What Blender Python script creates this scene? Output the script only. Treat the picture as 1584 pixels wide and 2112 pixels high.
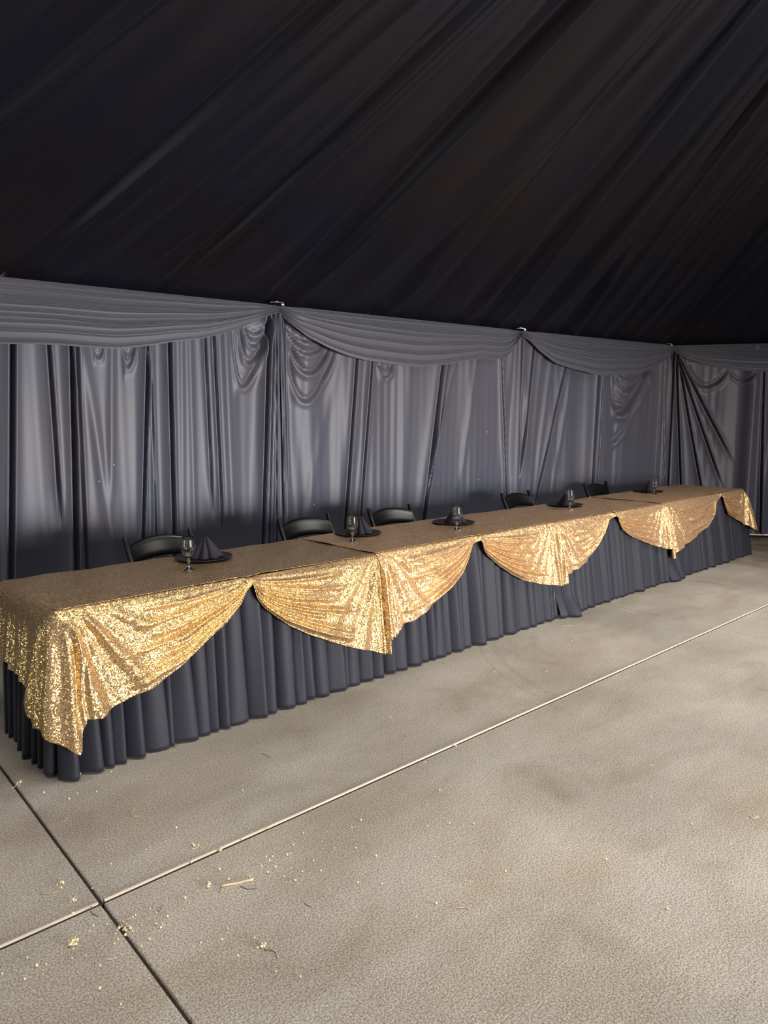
import bpy, math, random
import numpy as np
from mathutils import Vector

sc = bpy.context.scene
for o in list(bpy.data.objects):
    bpy.data.objects.remove(o, do_unlink=True)
COL = sc.collection

# ------------------------------------------------------------------ camera
CAMZ = 1.55
F = 1465.0
TH = math.atan(191 / 1465.0)
AZ = math.radians(48.13)
_c, _s = math.cos(TH), math.sin(TH)
FH = np.array([math.cos(AZ), math.sin(AZ), 0.0])
RT = np.array([math.sin(AZ), -math.cos(AZ), 0.0])
UP = np.array([0, 0, 1.0])
FW = FH * _c - UP * _s
CU = FH * _s + UP * _c
CAM = np.array([0, 0, CAMZ])
cd = bpy.data.cameras.new('camera')
cam = bpy.data.objects.new('camera', cd)
COL.objects.link(cam)
cam.location = (0, 0, CAMZ)
cam.rotation_euler = Vector(FW).to_track_quat('-Z', 'Y').to_euler()
cd.sensor_fit = 'VERTICAL'
cd.sensor_height = 36.0
cd.lens = 36.0 * F / 2112
cd.clip_start = 0.02
cd.clip_end = 200
sc.camera = cam

# ------------------------------------------------------------------ world, lamps, exposure
w = bpy.data.worlds.new('world')
sc.world = w
w.use_nodes = True
w.node_tree.nodes['Background'].inputs[0].default_value = (0.60, 0.72, 1.0, 1)
w.node_tree.nodes['Background'].inputs[1].default_value = 0.008


def area(name, loc, target, sx, sy, power, color):
    l = bpy.data.lights.new(name, 'AREA')
    l.shape = 'RECTANGLE'
    l.size, l.size_y = sx, sy
    l.energy = power
    l.color = color
    o = bpy.data.objects.new(name, l)
    COL.objects.link(o)
    o.location = loc
    o.rotation_euler = (Vector(target) - Vector(loc)).to_track_quat('-Z', 'Y').to_euler()
    return o


# daylight through the open side of the tent behind the photographer
o = area('open_side_daylight', (4.0, -4.6, 0.80), (2.6, 3.0, 0.80), 4.6, 1.4, 400, (1.0, 0.97, 0.95))
o.data.spread = math.radians(108)
# added overhead fill light that brightens the open floor
o = area('overhead_floor_fill', (3.1, 0.1, 4.3), (3.4, 0.5, 0.0), 9.4, 1.8, 158, (1.0, 0.98, 0.95))
o.data.spread = math.radians(105)
o = area('far_overhead_floor_fill', (6.9, 0.9, 4.0), (6.3, 2.7, 0.0), 3.0, 1.6, 62, (1.0, 0.98, 0.95))  # second added overhead fill, lifts the far floor
o.data.spread = math.radians(95)
# small fill light added at far left so the end sequins sparkle
area('end_sparkle_fill', (-6.5, 4.2, 1.0), (0.0, 3.4, 0.7), 1.4, 1.9, 80, (0.85, 0.92, 1.0))
sun = bpy.data.lights.new('sun', 'SUN')
sun.energy = 5
sun.angle = 0.02
so = bpy.data.objects.new('sun', sun)
COL.objects.link(so)
so.rotation_euler = Vector((-0.45, -0.60, -0.75)).to_track_quat('-Z', 'Y').to_euler()

vs = sc.view_settings
vs.view_transform = 'Standard'
vs.look = 'None'
vs.gamma = 1.0
vs.exposure = 0.0
vs.use_curve_mapping = False
sc.cycles.max_bounces = 7
sc.cycles.diffuse_bounces = 3
sc.cycles.glossy_bounces = 3
sc.cycles.transmission_bounces = 7
sc.cycles.caustics_reflective = False
sc.cycles.caustics_refractive = False
sc.cycles.sample_clamp_indirect = 4
sc.cycles.sample_clamp_direct = 12


# ------------------------------------------------------------------ helpers
def ray(x, y):
    return FW + RT * (x - 792) / F + CU * (1056 - y) / F


def on_z(x, y, z):
    r = ray(x, y)
    return CAM + r * (z - CAMZ) / r[2]


def on_vert(x, y, A, B):
    """photo direction met with the upright plane through plan points A, B -> (distance from A, height)"""
    A = np.array(A, float)
    B = np.array(B, float)
    d = (B - A) / np.linalg.norm(B - A)
    n = np.array([-d[1], d[0]])
    r = ray(x, y)
    t = (A @ n) / (r[:2] @ n)
    p = r * t
    return float((p[:2] - A) @ d), float(p[2] + CAMZ)


def tag(o, label=None, cat=None, group=None, kind=None):
    if label: o['label'] = label
    if cat: o['category'] = cat
    if group: o['group'] = group
    if kind: o['kind'] = kind
    return o


def link(name, me, mat=None, parent=None):
    o = bpy.data.objects.new(name, me)
    COL.objects.link(o)
    if mat and not me.materials:
        me.materials.append(mat)
    if parent:
        o.parent = parent
    return o


def empty(name, loc=(0, 0, 0), rz=0.0):
    o = bpy.data.objects.new(name, None)
    COL.objects.link(o)
    o.location = loc
    o.rotation_euler = (0, 0, rz)
    o.empty_display_size = 0.1
    return o


class MB:
    """collects vertices and faces of one mesh"""
    def __init__(self):
        self.v, self.f, self.n = [], [], 0

    def add(self, verts, faces):
        b = self.n
        self.v.append(np.asarray(verts, float).reshape(-1, 3))
        self.f += [tuple(b + i for i in fc) for fc in faces]
        self.n += len(self.v[-1])

    def grid(self, P, wrap_u=False, cap=False):
        nu, nv = P.shape[:2]
        F_ = []
        for i in range(nu if wrap_u else nu - 1):
            i2 = (i + 1) % nu
            for j in range(nv - 1):
                F_.append((i * nv + j, i2 * nv + j, i2 * nv + j + 1, i * nv + j + 1))
        if cap:
            F_.append(tuple(i * nv for i in range(nu))[::-1])
            F_.append(tuple(i * nv + nv - 1 for i in range(nu)))
        self.add(P.reshape(-1, 3), F_)

    def box(self, c, s, rz=0.0):
        x, y, z = [q / 2 for q in s]
        V = np.array([(a * x, b * y, d * z) for a in (-1, 1) for b in (-1, 1) for d in (-1, 1)])
        R = np.array([[math.cos(rz), -math.sin(rz), 0], [math.sin(rz), math.cos(rz), 0], [0, 0, 1]])
        V = V @ R.T + np.array(c)
        self.add(V, [(0, 1, 3, 2), (4, 6, 7, 5), (0, 4, 5, 1), (2, 3, 7, 6), (0, 2, 6, 4), (1, 5, 7, 3)])

    def sweep(self, pts, wx, wy, side=(1, 0, 0), n=12):
        """rounded-rectangle bar swept along pts; side = direction of the wx width"""
        pts = np.array(pts, float)
        side = np.array(side, float)
        rows = []
        for i, p in enumerate(pts):
            t = pts[min(i + 1, len(pts) - 1)] - pts[max(i - 1, 0)]
            t /= np.linalg.norm(t)
            sd = side - t * (side @ t)
            sd /= np.linalg.norm(sd)
            nn = np.cross(t, sd)
            ring = []
            for k in range(n):
                a = 2 * math.pi * k / n
                ca, sa = math.cos(a), math.sin(a)
                e = 0.45
                ring.append(p + sd * wx / 2 * math.copysign(abs(ca) ** e, ca) + nn * wy / 2 * math.copysign(abs(sa) ** e, sa))
            rows.append(ring)
        self.grid(np.array(rows).transpose(1, 0, 2), wrap_u=True, cap=True)

    def lathe(self, prof, n=40):
        P = np.array([[(r * math.cos(2 * math.pi * k / n), r * math.sin(2 * math.pi * k / n), z) for r, z in prof] for k in range(n)])
        self.grid(P, wrap_u=True)

    def mesh(self, name, smooth=True):
        me = bpy.data.meshes.new(name)
        me.from_pydata(np.vstack(self.v).tolist(), [], self.f)
        if smooth:
            me.polygons.foreach_set('use_smooth', [True] * len(me.polygons))
        me.update()
        return me

    def build(self, name, mat=None, parent=None, smooth=True):
        return link(name, self.mesh(name, smooth), mat, parent)


def fold_noise(seed, n, fmin, fmax):
    r = random.Random(seed)
    return [(r.uniform(fmin, fmax), r.uniform(-1, 1), r.uniform(0, 6.28)) for _ in range(n)]


def wave(nz, a, b, kb=0.25):
    s = 0
    for fq, k, ph in nz:
        s = s + np.sin(fq * a + fq * kb * k * b + ph + 0.7 * np.sin(b * 1.3 + ph * 3))
    return s / math.sqrt(len(nz))


def smooth(a, b, x):
    t = np.clip((x - a) / (b - a), 0, 1)
    return t * t * (3 - 2 * t)


def interp(x, xs, ys):
    return np.interp(x, xs, ys)


def solidify(o, t, off=-1):
    m = o.modifiers.new('thickness', 'SOLIDIFY')
    m.thickness = t
    m.offset = off
    return o


# ------------------------------------------------------------------ materials
def newmat(name):
    m = bpy.data.materials.new(name)
    m.use_nodes = True
    nt = m.node_tree
    return m, nt, nt.nodes['Principled BSDF']


def nd(nt, kind, **kw):
    n = nt.nodes.new(kind)
    for k, v in kw.items():
        if k in n.inputs:
            n.inputs[k].default_value = v
        else:
            setattr(n, k, v)
    return n


def coords(nt, scale=(1, 1, 1)):
    tc = nd(nt, 'ShaderNodeTexCoord')
    mp = nd(nt, 'ShaderNodeMapping')
    mp.inputs['Scale'].default_value = scale
    nt.links.new(tc.outputs['Object'], mp.inputs['Vector'])
    return mp.outputs['Vector']


def fabric(name, col, rough=0.5, spec=0.4, sheen=0.0, tint=None, aniso=0.0):
    m, nt, b = newmat(name)
    v = coords(nt)
    n1 = nd(nt, 'ShaderNodeTexNoise', Scale=0.8, Detail=3.0)
    nt.links.new(v, n1.inputs['Vector'])
    r = nd(nt, 'ShaderNodeValToRGB')
    c2 = tint or tuple(q * 1.15 for q in col)
    r.color_ramp.elements[0].color = (*col, 1)
    r.color_ramp.elements[1].color = (*c2, 1)
    r.color_ramp.elements[0].position = 0.4
    r.color_ramp.elements[1].position = 0.62
    nt.links.new(n1.outputs['Fac'], r.inputs['Fac'])
    nt.links.new(r.outputs['Color'], b.inputs['Base Color'])
    b.inputs['Roughness'].default_value = rough
    b.inputs['Specular IOR Level'].default_value = spec
    b.inputs['Sheen Weight'].default_value = sheen
    b.inputs['Sheen Roughness'].default_value = 0.4
    n2 = nd(nt, 'ShaderNodeTexNoise', Scale=900.0, Detail=1.0)
    nt.links.new(v, n2.inputs['Vector'])
    bp = nd(nt, 'ShaderNodeBump', Strength=0.08, Distance=0.001)
    nt.links.new(n2.outputs['Fac'], bp.inputs['Height'])
    nt.links.new(bp.outputs['Normal'], b.inputs['Normal'])
    return m


def plain(name, col, rough=0.5, spec=0.5, metal=0.0):
    m, nt, b = newmat(name)
    v = coords(nt)
    n1 = nd(nt, 'ShaderNodeTexNoise', Scale=14.0, Detail=3.0)
    nt.links.new(v, n1.inputs['Vector'])
    r = nd(nt, 'ShaderNodeValToRGB')
    r.color_ramp.elements[0].color = (*[q * 0.85 for q in col], 1)
    r.color_ramp.elements[1].color = (*[min(1, q * 1.12) for q in col], 1)
    nt.links.new(n1.outputs['Fac'], r.inputs['Fac'])
    nt.links.new(r.outputs['Color'], b.inputs['Base Color'])
    b.inputs['Roughness'].default_value = rough
    b.inputs['Specular IOR Level'].default_value = spec
    b.inputs['Metallic'].default_value = metal
    return m


def sequin(name, cell, spread, rnd=1.0, base=(0.52, 0.33, 0.19), gold=(0.66, 0.45, 0.165), frac=0.85):
    """fine tilted metal discs sewn on peach mesh: every cell gets a small tilt of its own"""
    m, nt, b = newmat(name)
    v = coords(nt)
    vo = nd(nt, 'ShaderNodeTexVoronoi', Scale=1.0 / cell, Randomness=rnd)
    nt.links.new(v, vo.inputs['Vector'])
    sub = nd(nt, 'ShaderNodeVectorMath', operation='SUBTRACT')
    sub.inputs[1].default_value = (0.5, 0.5, 0.5)
    nt.links.new(vo.outputs['Color'], sub.inputs[0])
    scl = nd(nt, 'ShaderNodeVectorMath', operation='SCALE')
    scl.inputs['Scale'].default_value = spread
    nt.links.new(sub.outputs[0], scl.inputs[0])
    ge = nd(nt, 'ShaderNodeNewGeometry')
    ad = nd(nt, 'ShaderNodeVectorMath', operation='ADD')
    nt.links.new(scl.outputs[0], ad.inputs[0])
    nt.links.new(ge.outputs['Normal'], ad.inputs[1])
    nm = nd(nt, 'ShaderNodeVectorMath', operation='NORMALIZE')
    nt.links.new(ad.outputs[0], nm.inputs[0])
    sc_ = nd(nt, 'ShaderNodeSeparateColor')
    nt.links.new(vo.outputs['Color'], sc_.inputs[0])
    for sock, cc in ((b.inputs['Base Color'], gold), ('base', base)):
        rr_ = nd(nt, 'ShaderNodeValToRGB')
        rr_.color_ramp.elements[0].color = (*[q * 0.62 for q in cc], 1)
        rr_.color_ramp.elements[0].position = 0.25
        rr_.color_ramp.elements[1].color = (*[min(1.0, q * 1.35) for q in cc], 1)
        rr_.color_ramp.elements[1].position = 0.85
        nt.links.new(sc_.outputs[2], rr_.inputs['Fac'])
        if sock == 'base': base_out = rr_.outputs['Color']
        else: nt.links.new(rr_.outputs['Color'], sock)
    b.inputs['Metallic'].default_value = 1.0
    b.inputs['Roughness'].default_value = 0.27
    nt.links.new(nm.outputs[0], b.inputs['Normal'])
    d = nd(nt, 'ShaderNodeBsdfPrincipled')
    nt.links.new(base_out, d.inputs['Base Color'])
    d.inputs['Roughness'].default_value = 0.7
    # gap between discs shows the mesh
    mx = nd(nt, 'ShaderNodeMixShader')
    rp = nd(nt, 'ShaderNodeValToRGB')
    rp.color_ramp.elements[0].position = 0.50
    rp.color_ramp.elements[0].color = (frac, frac, frac, 1)
    rp.color_ramp.elements[1].position = 0.75
    rp.color_ramp.elements[1].color = (0.35, 0.35, 0.35, 1)
    nt.links.new(vo.outputs['Distance'], rp.inputs['Fac'])
    nt.links.new(rp.outputs['Color'], mx.inputs['Fac'])
    nt.links.new(d.outputs[0], mx.inputs[1])
    nt.links.new(b.outputs[0], mx.inputs[2])
    nt.links.new(mx.outputs[0], nt.nodes['Material Output'].inputs['Surface'])
    return m


M = {}
M['drape'] = fabric('grey_black_satin_drape', (0.086, 0.091, 0.122), 0.46, 0.45, 0.15, (0.102, 0.092, 0.112))
M['swag'] = fabric('grey_black_satin_valance', (0.090, 0.092, 0.112), 0.55, 0.4, 0.15, (0.098, 0.096, 0.112))
M['liner'] = fabric('black_ceiling_liner', (0.0065, 0.007, 0.013), 0.42, 0.25, 0.02, (0.009, 0.0065, 0.009))
M['skirt'] = fabric('matte_black_polyester', (0.0165, 0.0175, 0.027), 0.6, 0.3, 0.06, (0.020, 0.020, 0.029))
M['napkin'] = fabric('black_napkin_cloth', (0.020, 0.018, 0.024), 0.75, 0.25, 0.1)
M['gold_plain'] = sequin('gold_sequin_fine', 0.0042, 0.62)
M['gold_scale'] = sequin('gold_sequin_scallop', 0.0055, 0.56, 0.75, (0.60, 0.36, 0.20), (0.86, 0.55, 0.22), 0.66)
M['resin'] = plain('black_resin', (0.012, 0.012, 0.012), 0.28, 0.5)
M['charger'] = plain('black_lacquer', (0.014, 0.011, 0.012), 0.45, 0.4)
M['chrome'] = plain('bright_metal', (0.8, 0.8, 0.82), 0.25, 0.5, 1.0)
M['pale_bit'] = plain('pale_feed_grain', (0.66, 0.54, 0.34), 0.7)
M['straw'] = plain('dry_straw', (0.55, 0.44, 0.27), 0.7)
M['dark_twig'] = plain('dark_twig', (0.12, 0.09, 0.06), 0.8)
M['ply'] = plain('folding_table_plastic', (0.6, 0.58, 0.54), 0.6)
M['shell'] = plain('tent_sidewall_vinyl', (0.02, 0.02, 0.024), 0.6)
M['gravel'] = plain('pale_gravel', (0.75, 0.74, 0.72), 0.9)
M['beige_joint'] = plain('beige_joint_edge', (0.50, 0.41, 0.31), 0.8)
M['dark_joint'] = plain('dark_joint_filler', (0.025, 0.024, 0.024), 0.9)
m, nt, b = newmat('clear_glass')
b.inputs['Transmission Weight'].default_value = 1.0
b.inputs['Roughness'].default_value = 0.0
b.inputs['IOR'].default_value = 1.46
b.inputs['Base Color'].default_value = (0.98, 0.99, 0.99, 1)
M['glass'] = m


def concrete():
    m, nt, b = newmat('rough_tan_concrete')
    tc = nd(nt, 'ShaderNodeTexCoord')
    v = tc.outputs['Object']
    L = nt.links.new
    def noise(scale, detail=5.0, rough=0.6, dist=0.0, vec=None):
        n = nd(nt, 'ShaderNodeTexNoise', Scale=scale, Detail=detail, Roughness=rough, Distortion=dist)
        L(vec or v, n.inputs['Vector'])
        return n.outputs['Fac']
    def ramp(fac, p0, c0, p1, c1):
        r = nd(nt, 'ShaderNodeValToRGB')
        r.color_ramp.elements[0].position = p0
        r.color_ramp.elements[0].color = (*c0, 1)
        r.color_ramp.elements[1].position = p1
        r.color_ramp.elements[1].color = (*c1, 1)
        L(fac, r.inputs['Fac'])
        return r.outputs['Color']
    def mix(fac, a, b_, mode='MIX'):
        n = nd(nt, 'ShaderNodeMix', data_type='RGBA', blend_type=mode)
        if hasattr(fac, 'links'): L(fac, n.inputs['Factor'])
        else: n.inputs['Factor'].default_value = fac
        for q, i in ((a, 6), (b_, 7)):
            if hasattr(q, 'links'): L(q, n.inputs[i])
            else: n.inputs[i].default_value = (*q, 1)
        return n.outputs[2]
    mp = nd(nt, 'ShaderNodeMapping')
    mp.inputs['Scale'].default_value = (1.0, 2.4, 1)
    mp.inputs['Rotation'].default_value = (0, 0, 0.35)
    L(v, mp.inputs['Vector'])
    base = ramp(noise(1.1, 5, 0.6, 0.5, mp.outputs[0]), 0.32, (0.43, 0.375, 0.305), 0.66, (0.55, 0.51, 0.455))
    grey = ramp(noise(0.55, 4), 0.40, (0.75, 0.74, 0.71), 0.62, (1.0, 0.97, 0.92))
    base = mix(1.0, base, grey, 'MULTIPLY')
    speck = ramp(noise(170, 4, 0.75), 0.42, (0.50, 0.48, 0.445), 0.57, (1.16, 1.16, 1.155))
    base = mix(1.0, base, speck, 'MULTIPLY')
    dk = ramp(noise(2.3, 3, 0.5, 0.8), 0.24, (0.84, 0.81, 0.77), 0.42, (1, 1, 1))
    base = mix(1.0, base, dk, 'MULTIPLY')
    # browner, patchy tone towards the far slab
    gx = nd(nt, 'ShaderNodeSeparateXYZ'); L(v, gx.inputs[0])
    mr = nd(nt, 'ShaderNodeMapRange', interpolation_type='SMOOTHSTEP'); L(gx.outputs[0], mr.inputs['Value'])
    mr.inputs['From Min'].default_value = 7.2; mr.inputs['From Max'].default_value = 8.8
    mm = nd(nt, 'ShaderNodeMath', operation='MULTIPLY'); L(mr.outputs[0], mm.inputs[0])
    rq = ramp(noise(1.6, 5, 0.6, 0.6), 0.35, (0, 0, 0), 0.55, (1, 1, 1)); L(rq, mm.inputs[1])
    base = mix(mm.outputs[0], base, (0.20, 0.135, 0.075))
    # two tyre arcs left on the slab
    for cx, cy, rr, wd in ((4.78, 1.92, 1.52, 0.035), (4.78, 1.92, 1.62, 0.02), (7.9, 0.35, 1.5, 0.03)):
        sb = nd(nt, 'ShaderNodeVectorMath', operation='DISTANCE')
        sp = nd(nt, 'ShaderNodeSeparateXYZ')
        L(v, sp.inputs[0])
        cb = nd(nt, 'ShaderNodeCombineXYZ')
        L(sp.outputs[0], cb.inputs[0]); L(sp.outputs[1], cb.inputs[1])
        L(cb.outputs[0], sb.inputs[0])
        sb.inputs[1].default_value = (cx, cy, 0)
        a = nd(nt, 'ShaderNodeMath', operation='SUBTRACT'); L(sb.outputs['Value'], a.inputs[0]); a.inputs[1].default_value = rr
        a2 = nd(nt, 'ShaderNodeMath', operation='ABSOLUTE'); L(a.outputs[0], a2.inputs[0])
        a3 = nd(nt, 'ShaderNodeMath', operation='DIVIDE'); L(a2.outputs[0], a3.inputs[0]); a3.inputs[1].default_value = wd
        a4 = nd(nt, 'ShaderNodeMath', operation='SUBTRACT', use_clamp=True); a4.inputs[0].default_value = 1.0; L(a3.outputs[0], a4.inputs[1])
        a5 = nd(nt, 'ShaderNodeMath', operation='MULTIPLY'); L(a4.outputs[0], a5.inputs[0])
        L(noise(3.0, 2), a5.inputs[1])
        # only the left side of the ring
        lt = nd(nt, 'ShaderNodeMath', operation='LESS_THAN'); L(sp.outputs[0], lt.inputs[0]); lt.inputs[1].default_value = cx - 0.9 * rr * 0.7
        gt = nd(nt, 'ShaderNodeMath', operation='GREATER_THAN'); L(sp.outputs[1], gt.inputs[0]); gt.inputs[1].default_value = cy + 0.25
        a6 = nd(nt, 'ShaderNodeMath', operation='MULTIPLY'); L(a5.outputs[0], a6.inputs[0]); L(lt.outputs[0], a6.inputs[1])
        a7 = nd(nt, 'ShaderNodeMath', operation='MULTIPLY'); L(a6.outputs[0], a7.inputs[0]); L(gt.outputs[0], a7.inputs[1])
        a8 = nd(nt, 'ShaderNodeMath', operation='MULTIPLY'); L(a7.outputs[0], a8.inputs[0]); L(ramp(noise(45, 3), 0.4, (0, 0, 0), 0.6, (1, 1, 1)), a8.inputs[1])
        base = mix(a8.outputs[0], base, (0.24, 0.20, 0.155))
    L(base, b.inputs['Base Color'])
    b.inputs['Roughness'].default_value = 0.72
    b.inputs['Specular IOR Level'].default_value = 0.4
    ad = nd(nt, 'ShaderNodeMath', operation='MULTIPLY_ADD')
    L(noise(120, 4, 0.65), ad.inputs[0]); ad.inputs[1].default_value = 1.0
    L(noise(14, 4, 0.6), ad.inputs[2])
    bp = nd(nt, 'ShaderNodeBump', Strength=0.85, Distance=0.006)
    L(ad.outputs[0], bp.inputs['Height'])
    L(bp.outputs['Normal'], b.inputs['Normal'])
    return m


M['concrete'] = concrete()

# ------------------------------------------------------------------ setting: floor
JX, JY, JX2 = 0.731, 2.185, 5.30      # slab joints
fl = MB()
g = 0.007
gj = 0.0048
def slab(x0, x1, y0, y1):
    z0 = -0.12
    e = 0.004
    V = [(x0, y0, z0), (x1, y0, z0), (x1, y1, z0), (x0, y1, z0),
         (x0, y0, -e), (x1, y0, -e), (x1, y1, -e), (x0, y1, -e),
         (x0 + e, y0 + e, 0), (x1 - e, y0 + e, 0), (x1 - e, y1 - e, 0), (x0 + e, y1 - e, 0)]
    fl.add(V, [(0, 3, 2, 1), (0, 1, 5, 4), (1, 2, 6, 5), (2, 3, 7, 6), (3, 0, 4, 7),
               (4, 5, 9, 8), (5, 6, 10, 9), (6, 7, 11, 10), (7, 4, 8, 11), (8, 9, 10, 11)])
for xa, xb in ((-8, JX - gj), (JX + gj, JX2 - 0.002), (JX2 + 0.002, 13.5)):
    for ya, yb in ((-6, JY - g), (JY + g, 7.2)):
        slab(xa, xb, ya, yb)
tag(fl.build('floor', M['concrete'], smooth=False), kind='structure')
t = MB(); t.box((2.75, JY - 0.0035, -0.0535), (21.4, 0.0065, 0.105))
tag(t.build('trim_1', M['dark_joint'], smooth=False), kind='structure')
# the beige sealed lip that stands along the long joint
t = MB()
for xa, xb in ((-7.9, JX - 0.01), (JX + 0.01, 13.4)):
    n = 160
    xs = np.linspace(xa, xb, n)
    P = []
    for k in range(9):
        a = math.pi * k / 8
        P.append([(x, JY + 0.0055 - 0.0065 * math.cos(a) + 0.0006 * math.sin(x * 7), -0.001 + 0.006 * math.sin(a)) for x in xs])
    t.grid(np.array(P))
tag(t.build('trim_2', M['beige_joint']), kind='structure')
t = MB(); t.box((JX, 0.6, -0.0725), (2 * gj - 0.001, 13.1, 0.09))
tag(t.build('trim_3', M['dark_joint'], smooth=False), kind='structure')

# outside ground beyond the tent wall
t = MB(); t.add([(4, 7.3, -0.02), (14, 7.3, -0.02), (30, 7.3, -0.02), (30, 30, -0.02), (4, 30, -0.02)], [(0, 1, 2, 3, 4)])
t.add([(13.6, -6, -0.02), (30, -6, -0.02), (30, 7.3, -0.02), (13.6, 7.3, -0.02)], [(0, 1, 2, 3)])
tag(t.build('ground', M['gravel'], smooth=False), kind='structure')

# ------------------------------------------------------------------ tent: posts line, sidewall, ceiling
ZE = 2.5
POSTS = [(-5.2, 6.25), (-2.3, 5.97), (0.6, 5.65), (3.5, 5.33), (6.43, 5.02), (9.24, 4.64), (10.75, 2.45), (12.1, 0.3)]
t = MB()
off = 0.17
for i in range(len(POSTS) - 1):
    A, B = np.array(POSTS[i]), np.array(POSTS[i + 1])
    d = (B - A) / np.linalg.norm(B - A)
    n = np.array([-d[1], d[0]])
    A2, B2 = A + n * off, B + n * off
    zb = 0.0 if i < 5 else 0.055
    V = [(A2[0], A2[1], zb), (B2[0], B2[1], zb), (B2[0], B2[1], ZE + 0.08), (A2[0], A2[1], ZE + 0.08)]
    V += [(p[0] + n[0] * 0.02, p[1] + n[1] * 0.02, p[2]) for p in V]
    t.add(V, [(0, 1, 2, 3), (7, 6, 5, 4), (0, 4, 5, 1), (1, 5, 6, 2), (2, 6, 7, 3), (3, 7, 4, 0)])
tag(t.build('wall_back', M['shell'], smooth=False), kind='structure')

PEAK = np.array([3.036, -0.786, 3.303]) * 1.5 + CAM
ep = np.array(POSTS)
el = np.concatenate([[0], np.cumsum(np.linalg.norm(np.diff(ep, axis=0), axis=1))])


def eave(s):
    return np.stack([np.interp(s, el, ep[:, 0]), np.interp(s, el, ep[:, 1])], -1)


# flat reference of the roof used to place the folds (tangent slopes solved numerically)
_ss = np.linspace(0, el[-1], 700)
_vv = np.linspace(0, 1, 160)
_S, _V = np.meshgrid(_ss, _vv, indexing='ij')
_E = eave(_S)
_X = _E[..., 0] * (1 - _V) + PEAK[0] * _V
_Y = _E[..., 1] * (1 - _V) + PEAK[1] * _V
_Z = ZE * (1 - _V) + PEAK[2] * _V
_D = np.stack([_X, _Y, _Z - CAMZ], -1)
_dz = _D @ FW
_PX = np.where(_dz > 0.1, 792 + F * (_D @ RT) / np.maximum(_dz, 0.1), 1e6)
_PY = np.where(_dz > 0.1, 1056 - F * (_D @ CU) / np.maximum(_dz, 0.1), 1e6)


def roof_sv(x, y):
    k = np.argmin((_PX - x) ** 2 + (_PY - y) ** 2)
    i, j = divmod(k, len(_vv))
    return _ss[i], _vv[j]


# folds seen on the liner: (x0,y0,x1,y1,half width m, depth m)
ROOF = [
    (0, 236, 272, 0, 0.05, 0.040), (0, 60, 60, 0, 0.08, 0.02), (10, 215, 240, 0, 0.12, -0.03), (15, 581, 636, 0, 0.05, -0.055),
    (60, 575, 700, 0, 0.07, -0.050), (45, 585, 668, 0, 0.05, 0.040), (130, 588, 760, 10, 0.14, 0.02),
    (150, 590, 520, 280, 0.05, -0.02), (230, 600, 600, 290, 0.05, 0.02), (313, 616, 800, 132, 0.05, -0.05), (300, 610, 780, 120, 0.06, 0.03),
    (355, 618, 800, 190, 0.03, -0.03), (335, 618, 800, 158, 0.03, 0.03), (440, 625, 800, 290, 0.10, 0.02), (530, 630, 900, 200, 0.06, 0.03),
    (548, 630, 1090, 60, 0.05, -0.045), (575, 632, 1163, 0, 0.045, -0.055), (600, 636, 1150, 30, 0.04, 0.04), (590, 636, 1180, 0, 0.03, 0.03),
    (700, 640, 1250, 30, 0.16, 0.03), (784, 640, 1190, 230, 0.09, -0.07), (800, 655, 1350, 20, 0.06, 0.04), (850, 665, 1405, 0, 0.05, -0.03),
    (930, 680, 1230, 330, 0.07, -0.04), (950, 682, 1400, 130, 0.09, 0.05), (985, 690, 1500, 20, 0.06, -0.07), (1020, 690, 1540, 0, 0.06, 0.05),
    (1080, 695, 1350, 350, 0.06, -0.06), (1100, 700, 1400, 320, 0.08, 0.05), (1150, 705, 1380, 410, 0.06, -0.07), (1190, 708, 1584, 160, 0.05, -0.06),
    (1175, 705, 1584, 120, 0.05, 0.05), (1230, 710, 1584, 240, 0.06, 0.05), (1255, 712, 1584, 290, 0.05, -0.06), (1290, 712, 1584, 330, 0.05, 0.04),
    (1310, 712, 1584, 380, 0.05, -0.05), (1370, 715, 1584, 440, 0.05, -0.05), (1355, 715, 1584, 410, 0.05, 0.04), (1420, 712, 1584, 520, 0.06, -0.05),
    (1400, 712, 1584, 480, 0.04, 0.04), (1500, 712, 1584, 600, 0.05, -0.04),
]
ns, nv = 1500, 70
S1 = np.linspace(0, el[-1], ns)
V1 = np.linspace(0, 1, nv) ** 1.25 * 0.985
S, V = np.meshgrid(S1, V1, indexing='ij')
E_ = eave(S)
cx = E_[..., 0] * (1 - V) + PEAK[0] * V
cy = E_[..., 1] * (1 - V) + PEAK[1] * V
cz = ZE * (1 - V) + PEAK[2] * V - 0.10 * np.sin(math.pi * np.minimum(V * 1.1, 1))
disp = np.zeros_like(S)
scale_u = (1 - V)
for x0, y0, x1, y1, wd, dep in ROOF:
    s0, v0 = roof_sv(x0, y0)
    s1, v1 = roof_sv(x1, y1)
    if abs(v1 - v0) < 0.02: continue
    sl = s0 + (s1 - s0) * (V - v0) / (v1 - v0)
    q = (S - sl) * (0.25 + 0.75 * scale_u) / wd
    env = (0.35 + 0.65 * smooth(0, 0.12, V)) * (1 - 0.8 * V)
    disp += -dep * np.exp(-q * q) * env * 1.1
    # sharp crease on the shadow side of the fold
    disp += 0.30 * abs(dep) * np.exp(-np.abs(q - 1.0) * 3.0) * env
fn = fold_noise(5, 9, 5, 16)
disp += 0.006 * wave(fn, S, V * 6, 0.1) * (1 - V)
fn = fold_noise(6, 8, 30, 70)
disp += 0.0012 * wave(fn, S, V * 4, 0.05) * (1 - V) * (0.3 + 0.7 * np.exp(-V / 0.10)) * (0.5 + 0.5 * np.sin(S * 1.9 + 1))
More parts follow.
